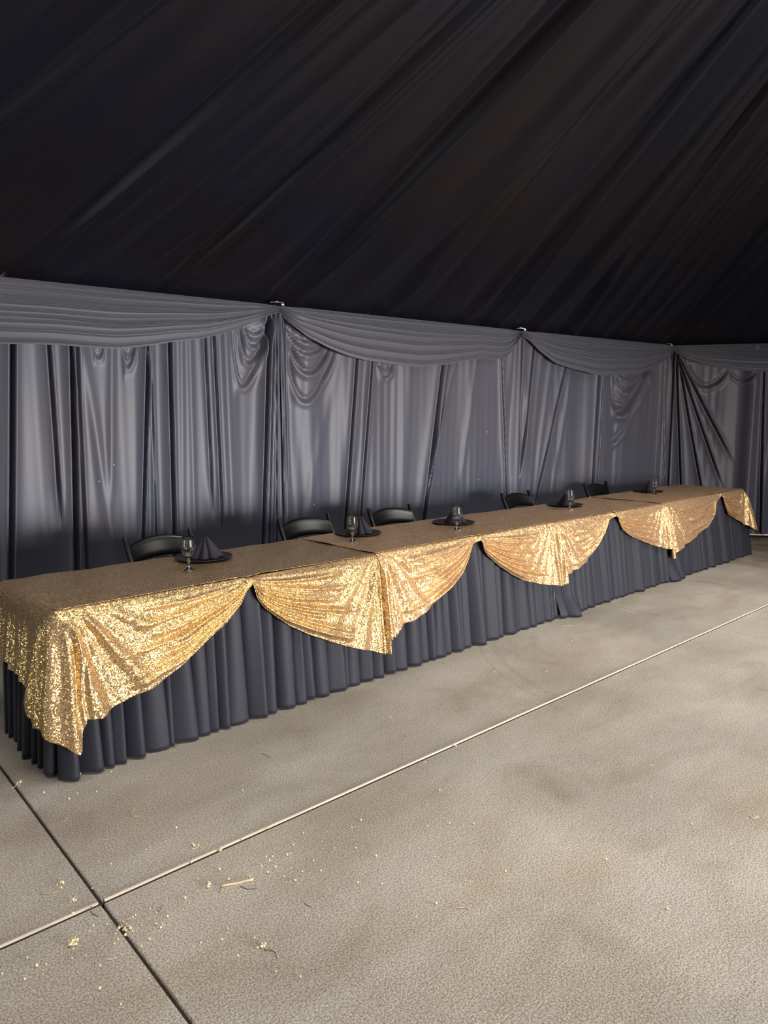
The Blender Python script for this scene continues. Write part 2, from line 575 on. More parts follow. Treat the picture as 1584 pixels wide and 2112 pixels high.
# tight gathers at the eave
fn = fold_noise(8, 10, 60, 140)
disp += 0.004 * wave(fn, S, V * 2, 0.02) * np.exp(-V / 0.05)
P = np.stack([cx, cy, cz + disp * 1.1], -1)
P[..., 1] += disp * 0.5
t = MB(); t.grid(P)
tag(t.build('ceiling', M['liner']), kind='structure')


# ------------------------------------------------------------------ wall drapes
def bay_frame(i):
    A, B = np.array(POSTS[i]), np.array(POSTS[i + 1])
    L = np.linalg.norm(B - A)
    d = (B - A) / L
    return A, B, L, d, np.array([d[1], -d[0]])       # last: towards the room


def drape(i, seed, creases, us, label, s0=0.0, s1=None, extra=None):
    A, B, L, d, n = bay_frame(i)
    s1 = s1 or L
    nu_, nz_ = int((s1 - s0) / 0.0075), 110
    s = np.linspace(s0, s1, nu_)
    z = np.linspace(0.015 if i < 5 else 0.05, ZE - 0.02, nz_)
    S, Z = np.meshgrid(s, z, indexing='ij')
    D = np.full_like(S, 0.05)
    low = 1 - Z / ZE
    D += 0.010 * wave(fold_noise(seed, 7, 8, 20), S, Z, 0.04)
    D += 0.0022 * wave(fold_noise(seed + 1, 6, 40, 75), S, Z, 0.02) * (0.4 + 0.6 * np.sin(S * 3 + seed) ** 2)
    for c in creases:
        x0, y0, x1, y1, wd, dep = c
        a0, b0 = on_vert(x0, y0, A, B)
        a1, b1 = on_vert(x1, y1, A, B)
        cl = a0 + (a1 - a0) * (Z - b0) / (b1 - b0)
        q = (S - cl)
        env = smooth(b1 - 0.5, b1 - 0.05, Z) if b1 > 1.0 else 1.0
        # overlapping pleat: steep drop at the crease, soft shoulder beside it
        if dep > 0.017:
            D += env * dep * 1.25 * (0.9 * np.exp(-np.abs(q + wd) / wd * 0.8) + 0.5 * np.exp(-np.abs(q - wd) / wd) - 3.0 * np.exp(-(q / (wd * 0.42)) ** 2))
        else:
            D += env * dep * 1.2 * np.exp(-(q / (wd * 1.8)) ** 2)
    for pa, pb, pc, wd, amp in us:
        (a0, b0), (a1, b1), (a2, b2) = [on_vert(*q_, A, B) for q_ in (pa, pb, pc)]
        t_ = np.linspace(0, 1, 60)
        # curve through the three traced points
        c1 = 2 * a1 - (a0 + a2) / 2, 2 * b1 - (b0 + b2) / 2
        xs_ = (1 - t_) ** 2 * a0 + 2 * t_ * (1 - t_) * c1[0] + t_ ** 2 * a2
        zs_ = (1 - t_) ** 2 * b0 + 2 * t_ * (1 - t_) * c1[1] + t_ ** 2 * b2
        xs_ = np.maximum.accumulate(xs_)
        zc = np.interp(S, xs_, zs_)
        sl = np.abs(np.gradient(np.interp(s, xs_, zs_), s))[:, None]
        dd = (Z - zc) / np.sqrt(1 + np.minimum(sl, 6) ** 2)
        u_ = (S - a0) / (a2 - a0)
        e = smooth(-0.02, 0.15, u_) * (1 - smooth(0.85, 1.02, u_))
        D += amp * e * (1.1 * np.exp(-(dd / wd) ** 2) - 1.3 * np.exp(-((dd - 1.5 * wd) / (0.8 * wd)) ** 2))
    # gathered at the post tops
    for sp in (0, L):
        q = (S - sp)
        fan = 0.05 + 0.26 * low
        D += 0.020 * np.exp(-(q / fan) ** 2) * np.sin(1.1 * q / (0.016 + 0.05 * low) + seed)
        D += 0.03 * np.exp(-(q / 0.10) ** 2) * (0.3 + 0.7 * low)
    if extra is not None:
        D = extra(S, Z, D)
    D = np.maximum(D, -0.11)
    P = np.stack([A[0] + d[0] * S + n[0] * D, A[1] + d[1] * S + n[1] * D, Z], -1)
    m_ = MB(); m_.grid(P)
    o = m_.build('wall_drape', M['drape'])
    return tag(o, label, 'drape', 'black satin drapes along the tent wall')


def c6(x, y): return (x / 1.98, 560 + y / 1.98)
def c7(x, y): return (784 + x / 1.98, 600 + y / 1.98)
def C6(*a): return (*c6(a[0], a[1]), *c6(a[2], a[3]), a[4], a[5])
def C7(*a): return (*c7(a[0], a[1]), *c7(a[2], a[3]), a[4], a[5])


drape(0, 11, [], [], 'black satin wall drape hanging outside the picture, far left', s0=1.4)
drape(1, 12, [(-60, 700, -80, 1060, 0.03, 0.03)], [], 'narrow strip of black satin wall drape at the left edge of the picture', s0=0.9)
drape(2, 13, [
    C6(45, 315, 40, 1069, 0.028, 0.035), C6(195, 330, 228, 800, 0.02, 0.026), C6(285, 330, 303, 1069, 0.028, 0.040),
    C6(332, 330, 430, 980, 0.022, 0.016), C6(305, 330, 340, 1060, 0.02, 0.02), C6(450, 330, 445, 800, 0.016, 0.014),
    C6(592, 320, 575, 1069, 0.020, 0.034), C6(606, 400, 628, 1069, 0.012, 0.03), C6(680, 305, 700, 1069, 0.024, 0.040),
    C6(730, 300, 735, 900, 0.014, 0.010), C6(765, 290, 782, 950, 0.014, 0.012), C6(828, 280, 850, 760, 0.016, 0.022), C6(862, 275, 890, 860, 0.018, 0.022),
    C6(905, 265, 935, 960, 0.02, 0.016), C6(1080, 240, 1060, 1069, 0.022, 0.034), C6(1098, 240, 1085, 1069, 0.014, 0.03), C6(1112, 235, 1112, 1069, 0.012, 0.03)],
    [(c6(985, 232), c6(1042, 262), c6(1098, 200), 0.018, 0.022), (c6(975, 240), c6(1035, 315), c6(1100, 208), 0.022, 0.026), (c6(955, 250), c6(1015, 385), c6(1102, 215), 0.026, 0.026),
     (c6(925, 262), c6(985, 480), c6(1100, 235), 0.028, 0.018), (c6(490, 335), c6(515, 400), c6(550, 330), 0.02, 0.014), (c6(500, 330), c6(520, 352), c6(545, 330), 0.015, 0.014),
     (c6(370, 330), c6(395, 362), c6(420, 330), 0.02, 0.012)],
    'long grey-black satin wall drape with many straight pleats behind the left half of the tables')
drape(3, 14, [
    C6(1145, 240, 1165, 1069, 0.016, 0.03), C6(1132, 240, 1138, 1069, 0.012, 0.03), C6(1370, 350, 1250, 900, 0.03, 0.008), C6(1440, 370, 1392, 1040, 0.024, 0.032),
    C6(1460, 370, 1410, 1040, 0.016, 0.014), C6(1500, 380, 1455, 1040, 0.020, 0.030), C7(235, 315, 163, 900, 0.035, 0.036), C7(262, 315, 200, 700, 0.016, 0.018),
    C7(290, 310, 225, 560, 0.016, 0.016), C7(480, 300, 500, 830, 0.02, 0.03), C7(375, 290, 330, 650, 0.02, 0.010), C7(100, 320, 80, 800, 0.03, 0.008)],
    [(c6(1136, 205), c6(1205, 285), c6(1290, 300), 0.02, 0.028), (c6(1137, 215), c6(1215, 340), c6(1315, 315), 0.022, 0.030), (c6(1139, 235), c6(1230, 425), c6(1350, 325), 0.028, 0.030),
     (c6(1142, 270), c6(1225, 540), c6(1365, 345), 0.03, 0.018), (c6(1520, 380), c6(1560, 440), c6(1600, 395), 0.025, 0.018), (c6(1530, 385), c6(1562, 410), c6(1590, 395), 0.018, 0.018)],
    'satin wall drape behind the middle tables with reddish-black pleats, scooped folds at its left post')
drape(4, 15, [
    C7(560, 230, 545, 700, 0.02, 0.02), C7(610, 260, 570, 620, 0.03, 0.022), C7(640, 300, 600, 760, 0.02, 0.012), C7(680, 310, 620, 780, 0.02, 0.014),
    C7(735, 330, 640, 760, 0.03, 0.022), C7(760, 340, 700, 740, 0.02, 0.015), C7(872, 350, 845, 830, 0.045, 0.040), C7(890, 350, 865, 830, 0.02, 0.02),
    C7(1085, 320, 1070, 500, 0.02, 0.01), C7(1130, 300, 1105, 830, 0.02, 0.022), C7(1150, 280, 1135, 830, 0.015, 0.022)],
    [(c7(955, 345), c7(1005, 372), c7(1050, 340), 0.022, 0.022), (c7(945, 350), c7(990, 420), c7(1085, 325), 0.03, 0.034), (c7(925, 355), c7(965, 515), c7(1105, 310), 0.045, 0.050),
     (c7(920, 600), c7(960, 605), c7(1110, 320), 0.035, 0.022), (c7(935, 355), c7(975, 465), c7(1095, 318), 0.028, 0.02)],
    'black satin wall drape with slanting folds and one deep scooped fold behind the right-hand tables')


def tail_end(S, Z, D):
    # the loose curtain edge that hangs forward near the corner gap
    q = (S - 1.02)
    D = D + 0.10 * np.exp(-(q / 0.09) ** 2)
    return D + 0.05 * np.exp(-((S - 1.25) / 0.05) ** 2)


drape(5, 16, [
    C7(1195, 260, 1170, 820, 0.02, 0.026), C7(1205, 260, 1225, 820, 0.02, 0.026), C7(1215, 270, 1365, 560, 0.025, 0.028), C7(1210, 270, 1345, 660, 0.02, 0.024),
    C7(1212, 270, 1300, 760, 0.02, 0.020), C7(1560, 350, 1545, 900, 0.02, 0.03)],
    [(c7(1420, 338), c7(1475, 375), c7(1530, 340), 0.02, 0.02), (c7(1230, 290), c7(1310, 400), c7(1420, 345), 0.035, 0.022)],
    'dim black satin wall drape around the corner, right of the last post', extra=tail_end)
drape(6, 17, [], [], 'black satin wall drape outside the picture on the right', s1=2.0)


# ------------------------------------------------------------------ valance swags
def swag(i, hem, label, seed, seg=None):
    A, B, L, d, n = bay_frame(i)
    pts = []
    for x, y in hem:
        s_, z_ = on_vert(x, y, A, B)
        pts.append((s_, ZE - z_))
    if not pts:
        pts = [(L * u, 0.42 * (1 - (2 * u - 1) ** 2) ** 0.8 + 0.05) for u in np.linspace(0.05, 0.95, 12)]
    pts = [(0.0, 0.055)] + [p for p in pts if 0.03 < p[0] < L - 0.03] + [(L, 0.055)]
    pts.sort()
    hs, hd = zip(*pts)
    ns_, nr = 420, 240
    s = np.linspace(0, L, ns_)
    hd_s = np.interp(s, hs, hd)
    for _ in range(30):
        hd_s[1:-1] = (hd_s[:-2] + hd_s[1:-1] * 2 + hd_s[2:]) / 4
    r = np.linspace(0, 1, nr)
    S, R = np.meshgrid(s, r, indexing='ij')
    Dp = np.repeat(hd_s[:, None], nr, 1)
    rr = random.Random(seed)
    x = S / L
    # long pleats, each one starts at a post and dies out before the other
    H_ = np.zeros_like(S)
    pos = 0.06
    lines = []
    while pos < 0.97:
        lines.append((pos, rr.uniform(0.35, 1.0), rr.uniform(0, 1), rr.uniform(-0.07, 0.07)))
        pos += rr.choice((0.035, 0.045, 0.06, 0.10, 0.15))
    for p, a, side, dr in lines:
        c = p + dr * (x - 0.5)
        e = 1 - 0.75 * smooth(0.1, 0.75, np.abs(x - side))
        q = (R - c)
        H_ += a * e * (1.1 * np.exp(-np.abs(q + 0.012) / 0.02) + 0.4 * np.exp(-np.abs(q - 0.012) / 0.015) - 3.2 * np.exp(-(q / 0.0075) ** 2))
    D = 0.115 + 0.07 * np.sin(math.pi * x) * R + 0.010 * H_ * (Dp / 0.4) * 1.1
    D += 0.03 * np.sin(math.pi * np.clip(R, 0, 1)) * np.sin(math.pi * x)
    near = np.exp(-(np.minimum(x, 1 - x) / 0.05) ** 2)
    D += 0.018 * near * np.cos(R * 26 + seed) - 0.01 * near
    Z = ZE + 0.01 - R * Dp - 0.012 * np.sin(x * 23 + seed) * R * np.sin(math.pi * x) * 0.6
    P = np.stack([A[0] + d[0] * S + n[0] * D, A[1] + d[1] * S + n[1] * D, Z], -1)
    m_ = MB(); m_.grid(P)
    # rolled top edge going back to the eave
    top = P[:, :1]
    back = top.copy(); back[..., 0] -= n[0] * 0.2; back[..., 1] -= n[1] * 0.2; back[..., 2] += 0.02
    m_.grid(np.concatenate([back, top], 1))
    # hem fold
    hem_ = P[:, -1:]
    h2 = hem_.copy(); h2[..., 0] -= n[0] * 0.012; h2[..., 1] -= n[1] * 0.012; h2[..., 2] += 0.02
    m_.grid(np.concatenate([hem_, h2], 1))
    o = m_.build('valance_swag', M['swag'])
    return tag(o, label, 'swag', 'black fabric valance swags under the eave')


HEM2 = [(-270, 640), (-230, 672), (-180, 695), (-120, 708), (-60, 713), (0, 715), (75, 719), (150, 723), (230, 724), (300, 720), (400, 704), (450, 692), (500, 675), (540, 657)]
HEM3 = [(585, 672), (620, 701), (660, 722), (700, 738), (740, 750), (780, 756), (850, 760), (895, 758), (940, 748), (971, 742), (1000, 746), (1024, 744), (1045, 722)]
HEM4 = [(1075, 706), (1095, 728), (1125, 752), (1160, 766), (1200, 775), (1240, 778), (1280, 775), (1310, 768), (1345, 752), (1365, 738)]
HEM5 = [(1390, 730), (1410, 742), (1440, 752), (1480, 762), (1520, 767), (1584, 770), (1640, 764), (1700, 745)]
swag(1, [], 'black valance swag beyond the left edge of the picture', 3)
swag(6, [], 'black valance swag beyond the right edge of the picture', 4)
swag(2, HEM2, 'longest and lightest grey-black valance swag at the upper left, ending at the first gathered post', 21)
swag(3, HEM3, 'black valance swag between the first and second gathered posts above the middle tables', 22)
swag(4, HEM4, 'short deep black valance swag between the second and third gathered posts', 23)
swag(5, HEM5, 'darkest black valance swag running off the right edge of the picture', 24)

for (pi, dz, lab) in ((3, 0.0, 'bright metal clamp where the ceiling meets the first gathered post'),
                      (4, 0.0, 'small bright metal stand-in for the daylight slit at the second gathered post'),
                      (5, 0.0, 'tiny bright metal stand-in for a daylight slit at the third gathered post')):
    A, B, L, d, n = bay_frame(pi)  # bright metal pieces stand in for daylight slits at the post tops
    b_ = empty('eave_slit_glint', (POSTS[pi][0] + n[0] * 0.16, POSTS[pi][1] + n[1] * 0.16, ZE + 0.012), math.atan2(d[1], d[0]))
    tag(b_, lab, 'clamp', 'daylight slit stand-ins along the eave')
    q = MB(); q.sweep([(-0.10, 0.03, 0.012), (-0.05, 0.012, 0.02), (0, 0, 0.012), (0.012, -0.01, -0.01)], 0.012, 0.022, (0, 0, 1))
    q.build('glint_bar', M['chrome'], b_)
    q = MB(); q.sweep([(0.0, 0.0, 0.022), (0.0, 0.0, -0.015)], 0.026, 0.02)
    q.build('glint_stub', M['chrome'], b_)

# ------------------------------------------------------------------ tables
ZT = 0.745
FA = on_z(110, 1262, ZT)[:2]
FB = on_z(1533, 1010, ZT)[:2]
TL = np.linalg.norm(FB - FA)
TD = (FB - FA) / TL                 # along the row
TN = np.array([TD[1], -TD[0]])      # towards the room
DEP = 0.74


def edge_s(x, y):
    return on_vert(x, y, FA, FB)[0]


SEAM = [0.0, edge_s(777, 1147), edge_s(1138, 1082), edge_s(1366, 1040), TL]
PIN = [edge_s(507, 1205), edge_s(983, 1117), edge_s(1263, 1062), edge_s(1480, 1031)]


def tpt(s, t, z):
    """s along the front edge, t back from it"""
    return np.stack([FA[0] + TD[0] * s - TN[0] * t, FA[1] + TD[1] * s - TN[1] * t, z + 0 * s], -1)


where = ['nearest of the four tables, at the left end', 'second table from the left',
         'third table from the left', 'farthest table, at the right end of the row']
for k in range(4):
    a, b_ = SEAM[k] + 0.03, SEAM[k + 1] - 0.03
    e = empty('folding_table', (*tpt(np.array((a + b_) / 2), np.array(DEP / 2), 0)[:2], 0), math.atan2(TD[1], TD[0]))
    tag(e, 'folding banquet table under cloths, ' + where[k], 'table', 'folding tables in one row')
    q = MB(); q.box((0, 0, ZT - 0.040), (b_ - a, DEP - 0.06, 0.04)); q.build('tabletop', M['ply'], e, smooth=False)
    for sx in (-1, 1):
        for sy in (-1, 1):
            q = MB(); x_ = sx * ((b_ - a) / 2 - 0.25); y_ = sy * 0.26
            q.sweep([(x_, y_, 0.0), (x_, y_, 0.3), (x_, y_ * 0.95, ZT - 0.06)], 0.03, 0.03)
            q.build('leg', M['chrome'], e)


def path_with_corners(pts, r=0.05, step=0.006):
    """rounded plan polyline -> arrays of position, outward normal, arc length (room side is the left-hand normal)"""
    out = []
    pts = [np.array(p, float) for p in pts]
    cur = pts[0]
    for i in range(1, len(pts)):
        if i < len(pts) - 1:
            d1 = (pts[i] - pts[i - 1]); d1 /= np.linalg.norm(d1)
            d2 = (pts[i + 1] - pts[i]); d2 /= np.linalg.norm(d2)
            a = pts[i] - d1 * r; c = pts[i] + d2 * r
            n = max(2, int(np.linalg.norm(a - cur) / step))
            out += [cur + (a - cur) * j / n for j in range(n)]
            for j in range(14):
                u = j / 14
                out.append((1 - u) ** 2 * a + 2 * u * (1 - u) * pts[i] + u * u * c)
            cur = c
        else:
            n = max(2, int(np.linalg.norm(pts[i] - cur) / step))
            out += [cur + (pts[i] - cur) * j / n for j in range(n + 1)]
    Pp = np.array(out)
    T = np.gradient(Pp, axis=0)
    T /= np.linalg.norm(T, axis=1)[:, None]
    N = np.stack([T[:, 1], -T[:, 0]], -1)
    Ln = np.concatenate([[0], np.cumsum(np.linalg.norm(np.diff(Pp, axis=0), axis=1))])
    return Pp, N, Ln


def flare_at(P):
    s = (P - FA) @ TD
    back = np.clip(-((P - FA) @ TN) / DEP, 0, 1)
    return (0.035 + 0.075 * np.clip(s / TL, 0, 1)) * (1 - 0.8 * smooth(0.6, 1.0, back))


def skirt(k):
    rr = random.Random(70 + k)
    a, b_ = SEAM[k], SEAM[k + 1]
    fl_, fr_ = tpt(np.array(a), np.array(0.0), 0)[:2], tpt(np.array(b_), np.array(0.0), 0)[:2]
    bl_, br_ = tpt(np.array(a), np.array(DEP), 0)[:2], tpt(np.array(b_), np.array(DEP), 0)[:2]
    paths = []
    if k == 0:
        paths.append([br_, bl_, fl_, fr_])
    elif k == 3:
        paths.append([fl_, fr_, br_, bl_])
    else:
        paths += [[fl_, fr_], [br_, bl_]]
    mb = MB()
    for pts in paths:
        Pp, N, Ln = path_with_corners(pts)
        nz_ = 40
        v = np.linspace(0, 1, nz_)
        # pleat table
        xs = [0.0]
        while xs[-1] < Ln[-1]:
            xs.append(xs[-1] + rr.choice((0.05, 0.07, 0.085, 0.10, 0.125, 0.095)))
        xs = np.array(xs)
        amps = np.array([rr.uniform(0.55, 1.25) for _ in xs])
        skew = np.array([rr.uniform(-0.03, 0.03) for _ in xs])
        L2, V2 = np.meshgrid(Ln, v, indexing='ij')
        sk = np.interp(L2, xs, skew)
        q = L2 + sk * V2
        idx = np.clip(np.searchsorted(xs, q, side='right') - 1, 0, len(xs) - 2)
        wdt = xs[idx + 1] - xs[idx]
        tt = (q - xs[idx]) / wdt
        prof = np.where(tt < 0.70, np.sin(math.pi / 2 * np.clip(tt / 0.70, 0, 1)) ** 1.25, np.cos(math.pi / 2 * np.clip((tt - 0.70) / 0.30, 0, 1)) ** 0.6)
        prof = prof + 0.10 * np.sin(tt * 9 + idx * 2.1) * prof * (1 - V2 * 0.4)
        amp = (0.020 + 0.060 * V2 ** 0.7) * (1 - 0.6 * smooth(0.9, 1.0, -((Pp - FA) @ TN) / DEP))[:, None] * smooth(0.0, 0.05, V2) * amps[idx] * (wdt / 0.1) ** 0.7
        top = 0.0
        tg = np.sin(2 * math.pi * tt) * -0.016 * V2 ** 0.5 * (wdt / 0.1)
        D = -0.004 + 0.006 * smooth(0, 0.1, V2) + flare_at(Pp)[:, None] * V2 + (prof - 0.70) * amp * 1.25 + top
        T = np.stack([-N[:, 1], N[:, 0]], -1)
        zf = 0.006 + 0.006 * (1 + np.sin(L2 * 31)) / 2
        Z = ZT - 0.004 - V2 * (ZT - 0.004 - zf)
        puddle = 0.0
        if k in (2, 3):
            c0 = 0.10 if k == 3 else 0.14
            if np.allclose(pts[0], fl_):
                bump = np.exp(-((L2 - c0) / 0.13) ** 2) * smooth(0.75, 1.0, V2)
                D = D + 0.07 * bump
        X = Pp[:, 0][:, None] + N[:, 0][:, None] * D + T[:, 0][:, None] * tg
        Y = Pp[:, 1][:, None] + N[:, 1][:, None] * D + T[:, 1][:, None] * tg
        mb.grid(np.stack([X, Y, Z], -1))
    # top
    S_, T_ = np.meshgrid(np.linspace(a, b_, 20), np.linspace(-0.0, DEP, 8), indexing='ij')
    mb.grid(tpt(S_, T_, ZT - 0.004))
    o = mb.build('black_tablecloth', M['skirt'])
    solidify(o, 0.0015)
    labs = ['floor-length pleated black tablecloth at the left end of the row, wrapping the near corner',
            'floor-length pleated black tablecloth on the second table from the left',
            'floor-length black tablecloth on the third table, hem spread on the floor at its left end',
            'floor-length pleated black tablecloth on the farthest table at the right end']
    return tag(o, labs[k], 'tablecloth', 'pleated black tablecloths')


for k in range(4):
    skirt(k)


# gold sequin cloths ------------------------------------------------------
HEMS = [
    # nearest cloth: left half (corner .. pin), right half (pin .. seam)
    ([(104, 1488), (116, 1502), (119, 1537), (135, 1548), (150, 1557), (152, 1510), (160, 1486), (166, 1484), (191, 1479), (226, 1457), (254, 1442), (293, 1424), (325, 1403),
      (375, 1369), (424, 1320), (460, 1288), (491, 1252), (504, 1224)],
     [(512, 1222), (525, 1235), (542, 1258), (564, 1276), (588, 1292), (631, 1311), (670, 1324), (705, 1333), (744, 1341), (777, 1348)]),
    ([(772, 1350), (781, 1353), (788, 1353), (790, 1318), (804, 1310), (815, 1294), (846, 1280), (882, 1253), (917, 1221), (945, 1190), (963, 1161), (979, 1126)],
     [(988, 1124), (995, 1135), (1006, 1148), (1028, 1170), (1050, 1187), (1073, 1198), (1095, 1204), (1138, 1208)]),
    ([(1131, 1215), (1137, 1222), (1145, 1211), (1157, 1201), (1159, 1185), (1179, 1175), (1205, 1155), (1227, 1131), (1245, 1104), (1258, 1075)],
     [(1266, 1070), (1271, 1077), (1284, 1093), (1303, 1109), (1334, 1123), (1366, 1132)]),
    ([(1360, 1153), (1366, 1152), (1379, 1149), (1384, 1138), (1398, 1128), (1424, 1109), (1446, 1093), (1468, 1064), (1477, 1040)],
     [(1483, 1040), (1486, 1048), (1497, 1062), (1515, 1075), (1530, 1086), (1538, 1110), (1541, 1122)]),
]


def drop_curve(pts):
    """hem traced in the photo -> (s along edge, drop)"""
    out = []
    for x, y in pts:
        pl = 0.05
        A2, B2 = FA + TN * pl, FB + TN * pl
        s_, z_ = on_vert(x, y, A2, B2)
        out.append((s_, ZT - z_))
    return out


def gold_cloth(k):
    a, b_ = SEAM[k], SEAM[k + 1]
    pin = PIN[k]
    L_, R_ = drop_curve(HEMS[k][0]), drop_curve(HEMS[k][1])
    # plan path in arc length; corners only where the end is exposed
    OV = 0.012
    o0, o1 = (a - (OV if k else 0)), (b_ + (OV if k < 3 else 0))
    fl_, fr_ = tpt(np.array(o0), np.array(0.0), 0)[:2], tpt(np.array(o1), np.array(0.0), 0)[:2]
    bl_, br_ = tpt(np.array(o0), np.array(DEP), 0)[:2], tpt(np.array(o1), np.array(DEP), 0)[:2]
    pts = ([bl_] if k == 0 else []) + [fl_, fr_] + ([br_] if k == 3 else [])
    Pp, N, Ln = path_with_corners(pts, 0.045, 0.005)
    s_along = (Pp - FA) @ TD
    t_back = -((Pp - FA) @ TN)
    # drop as a function of arc length
    ks, kd = [], []
    base = DEP if k == 0 else 0.0
    if k == 0:
        e0 = [(0.0, 0.36), (0.10, 0.37), (0.20, 0.345), (0.34, 0.36), (0.47, 0.37), (0.50, 0.41), (0.60, 0.42), (0.625, 0.48), (0.69, 0.50), (0.72, 0.51)]
        ks += [p[0] for p in e0]; kd += [p[1] for p in e0]
    for s_, d_ in sorted(L_):
        if s_ > o0 + 0.01: ks.append(base + s_ - o0); kd.append(d_)
    ks.append(base + pin - o0); kd.append(0.025)
    for s_, d_ in sorted(R_):
        if s_ > pin and s_ < (o1 if k < 3 else TL - 0.02): ks.append(base + s_ - o0); kd.append(d_)
    if k == 3:
        e1 = [(0.03, 0.50), (0.09, 0.60), (0.13, 0.45), (0.22, 0.38), (0.5, 0.36), (DEP, 0.36)]
        ks += [base + TL - o0 + p[0] for p in e1]; kd += [p[1] for p in e1]
    o_ = np.argsort(ks)
    ks, kd = np.array(ks)[o_], np.array(kd)[o_]
    drop = np.interp(Ln, ks, kd)
    for _ in range(1):
        drop[1:-1] = (drop[:-2] + 2 * drop[1:-1] + drop[2:]) / 4
    nr = 90
    r = np.linspace(0, 1, nr)
    LL, R = np.meshgrid(Ln, r, indexing='ij')
    DR = drop[:, None] * np.ones_like(R)
    apin = base + pin - o0
    # distance fraction from the pin on either side
    aL, aR = base, base + (b_ - a)
    u = np.where(LL < apin, (apin - LL) / max(apin - aL, 1e-3), (LL - apin) / max(aR - apin, 1e-3))
    rr = random.Random(900 + k)
    fold = np.zeros_like(R)
    # scooped folds that leave the pin
    nline = 9
    for j in range(nline):
        c = (j + 0.5) / nline + rr.uniform(-0.03, 0.03)
        c = c + rr.uniform(-0.10, 0.04) * u
        wl = 0.5 / nline
        reach = rr.uniform(0.45, 1.0)
        e = (1 - smooth(reach * 0.5, reach, u))
        fold += e * rr.uniform(0.6, 1.2) * np.exp(-((R - c) / (wl * rr.uniform(0.45, 0.8))) ** 2)
    fold = fold * np.minimum(DR, 0.45) * 0.10
    # fan of folds that fall from the corner end
    dd = R * DR
    for side, cc, sg in ((0, aL, 1), (1, aR, -1)):
        x = sg * (LL - cc)
        half = (apin - aL) if side == 0 else (aR - apin)
        ang = np.arctan2(np.maximum(x, -0.1), dd + 0.10)
        fan = 0.5 + 0.5 * np.cos(ang * (15.0 + rr.uniform(-2, 2)) + rr.uniform(0, 6))
        fan = fan + 0.35 * np.cos(ang * 31 + rr.uniform(0, 6))
        e = np.exp(-(np.abs(x) / (0.48 * half)) ** 2) * smooth(0.0, 0.25, R) * (x > -0.2)
        e = np.where((LL > cc) == (sg > 0), e, e * 0.5)
        fold += 0.024 * fan * e
        # tight hanging tail right at the end of the cloth
        tailw = 0.07
        et = np.exp(-(x / tailw) ** 2) * smooth(0.0, 0.35, R)
        fold += 0.014 * et * (0.6 + np.cos(x * 190 + rr.uniform(0, 6)))
    flare = flare_at(Pp)[:, None]
    vv = dd / ZT
    D = 0.012 + flare * vv + 0.034 * vv + 0.016 * smooth(0, 0.05, dd) + fold * smooth(0, 0.06, dd)
    # corner tail stands off
    if k == 0:
        sd = 1 - smooth(DEP - 0.15, DEP, LL)
        D += sd * smooth(0.05, 0.6, R) * (0.008 * np.sin(LL * 43 + 0.9 * R) + 0.006 * np.sin(LL * 79 + 2 + 2 * R))
        D += 0.012 * np.exp(-((LL - DEP) / 0.12) ** 2) * smooth(0.1, 1, R)
    if k == 3:
        D += 0.045 * np.exp(-((LL - aR) / 0.10) ** 2) * smooth(0.1, 1, R)
    # rounded shoulder over the table edge
    D += -0.012 * np.exp(-dd / 0.006)
    # the bunch at the pin
    pq = np.exp(-((LL - apin) / 0.035) ** 2)
    D += 0.018 * pq
    T = np.stack([-N[:, 1], N[:, 0]], -1)
    wob = 0.006 * wave(fold_noise(40 + k, 5, 10, 30), LL, R * 3) * R
    X = Pp[:, 0][:, None] + N[:, 0][:, None] * D + T[:, 0][:, None] * wob
    Y = Pp[:, 1][:, None] + N[:, 1][:, None] * D + T[:, 1][:, None] * wob
    top_h = 0.004 + 0.006 * (1 if k in (1, 3) else 0)
    Z = ZT + top_h - dd - 0.003 * (1 - np.exp(-dd / 0.004)) * 0
    mb = MB()
    mb.grid(np.stack([X, Y, Z], -1))
    # top panel, overhanging the back edge slightly unevenly
    na, nb = int((o1 - o0) / 0.012), 70
    ss = np.linspace(o0, o1, na)
    tt = np.linspace(0, 1, nb)
    S_, T_ = np.meshgrid(ss, tt, indexing='ij')
    backw = DEP + 0.022 + 0.012 * wave(fold_noise(60 + k, 4, 1.5, 7), S_, 0 * S_)
    TT = T_ * backw
    if k == 0:   # rounded outer corners
        cut = 0.045 * (1 - np.sqrt(np.clip(1 - np.clip((o0 + 0.045 - S_) / 0.045, 0, 1) ** 2, 0, 1)))
        TT = cut + T_ * (backw - 2 * cut)
    if k == 3:
        cut = 0.045 * (1 - np.sqrt(np.clip(1 - np.clip((S_ - o1 + 0.045) / 0.045, 0, 1) ** 2, 0, 1)))
        TT = cut + T_ * (backw - 2 * cut)
    Zt = ZT + top_h + 0 * S_
    wr = 0.0016 * wave(fold_noise(80 + k, 7, 6, 22), S_, TT * 6) + 0.0012 * wave(fold_noise(81 + k, 7, 8, 30), TT, S_ * 4)
    Zt += wr * smooth(0, 0.05, TT)
    # pull lines running to the pin
    dp = np.hypot(S_ - pin, TT)
    an = np.arctan2(TT + 0.01, S_ - pin)
    Zt += 0.009 * np.exp(-dp / 0.13) * np.maximum(0, np.cos(an * 9 + k)) * smooth(0.0, 0.05, dp)
    Zt += 0.006 * np.exp(-(TT / 0.045) ** 2) * smooth(0.02, 0.1, np.abs(S_ - pin)) * np.exp(-np.abs(S_ - pin) / 0.5)
    # back fall
    Pt = tpt(S_, TT, 0)
    Pt[..., 2] = Zt
    mb.grid(Pt)
    bk = np.repeat(Pt[:, -1:, :], 14, 1).copy()
    q = np.linspace(0, 1, 14)[None, :]
    bd = 0.16 + 0.03 * np.sin(ss * 5 + k)[:, None]
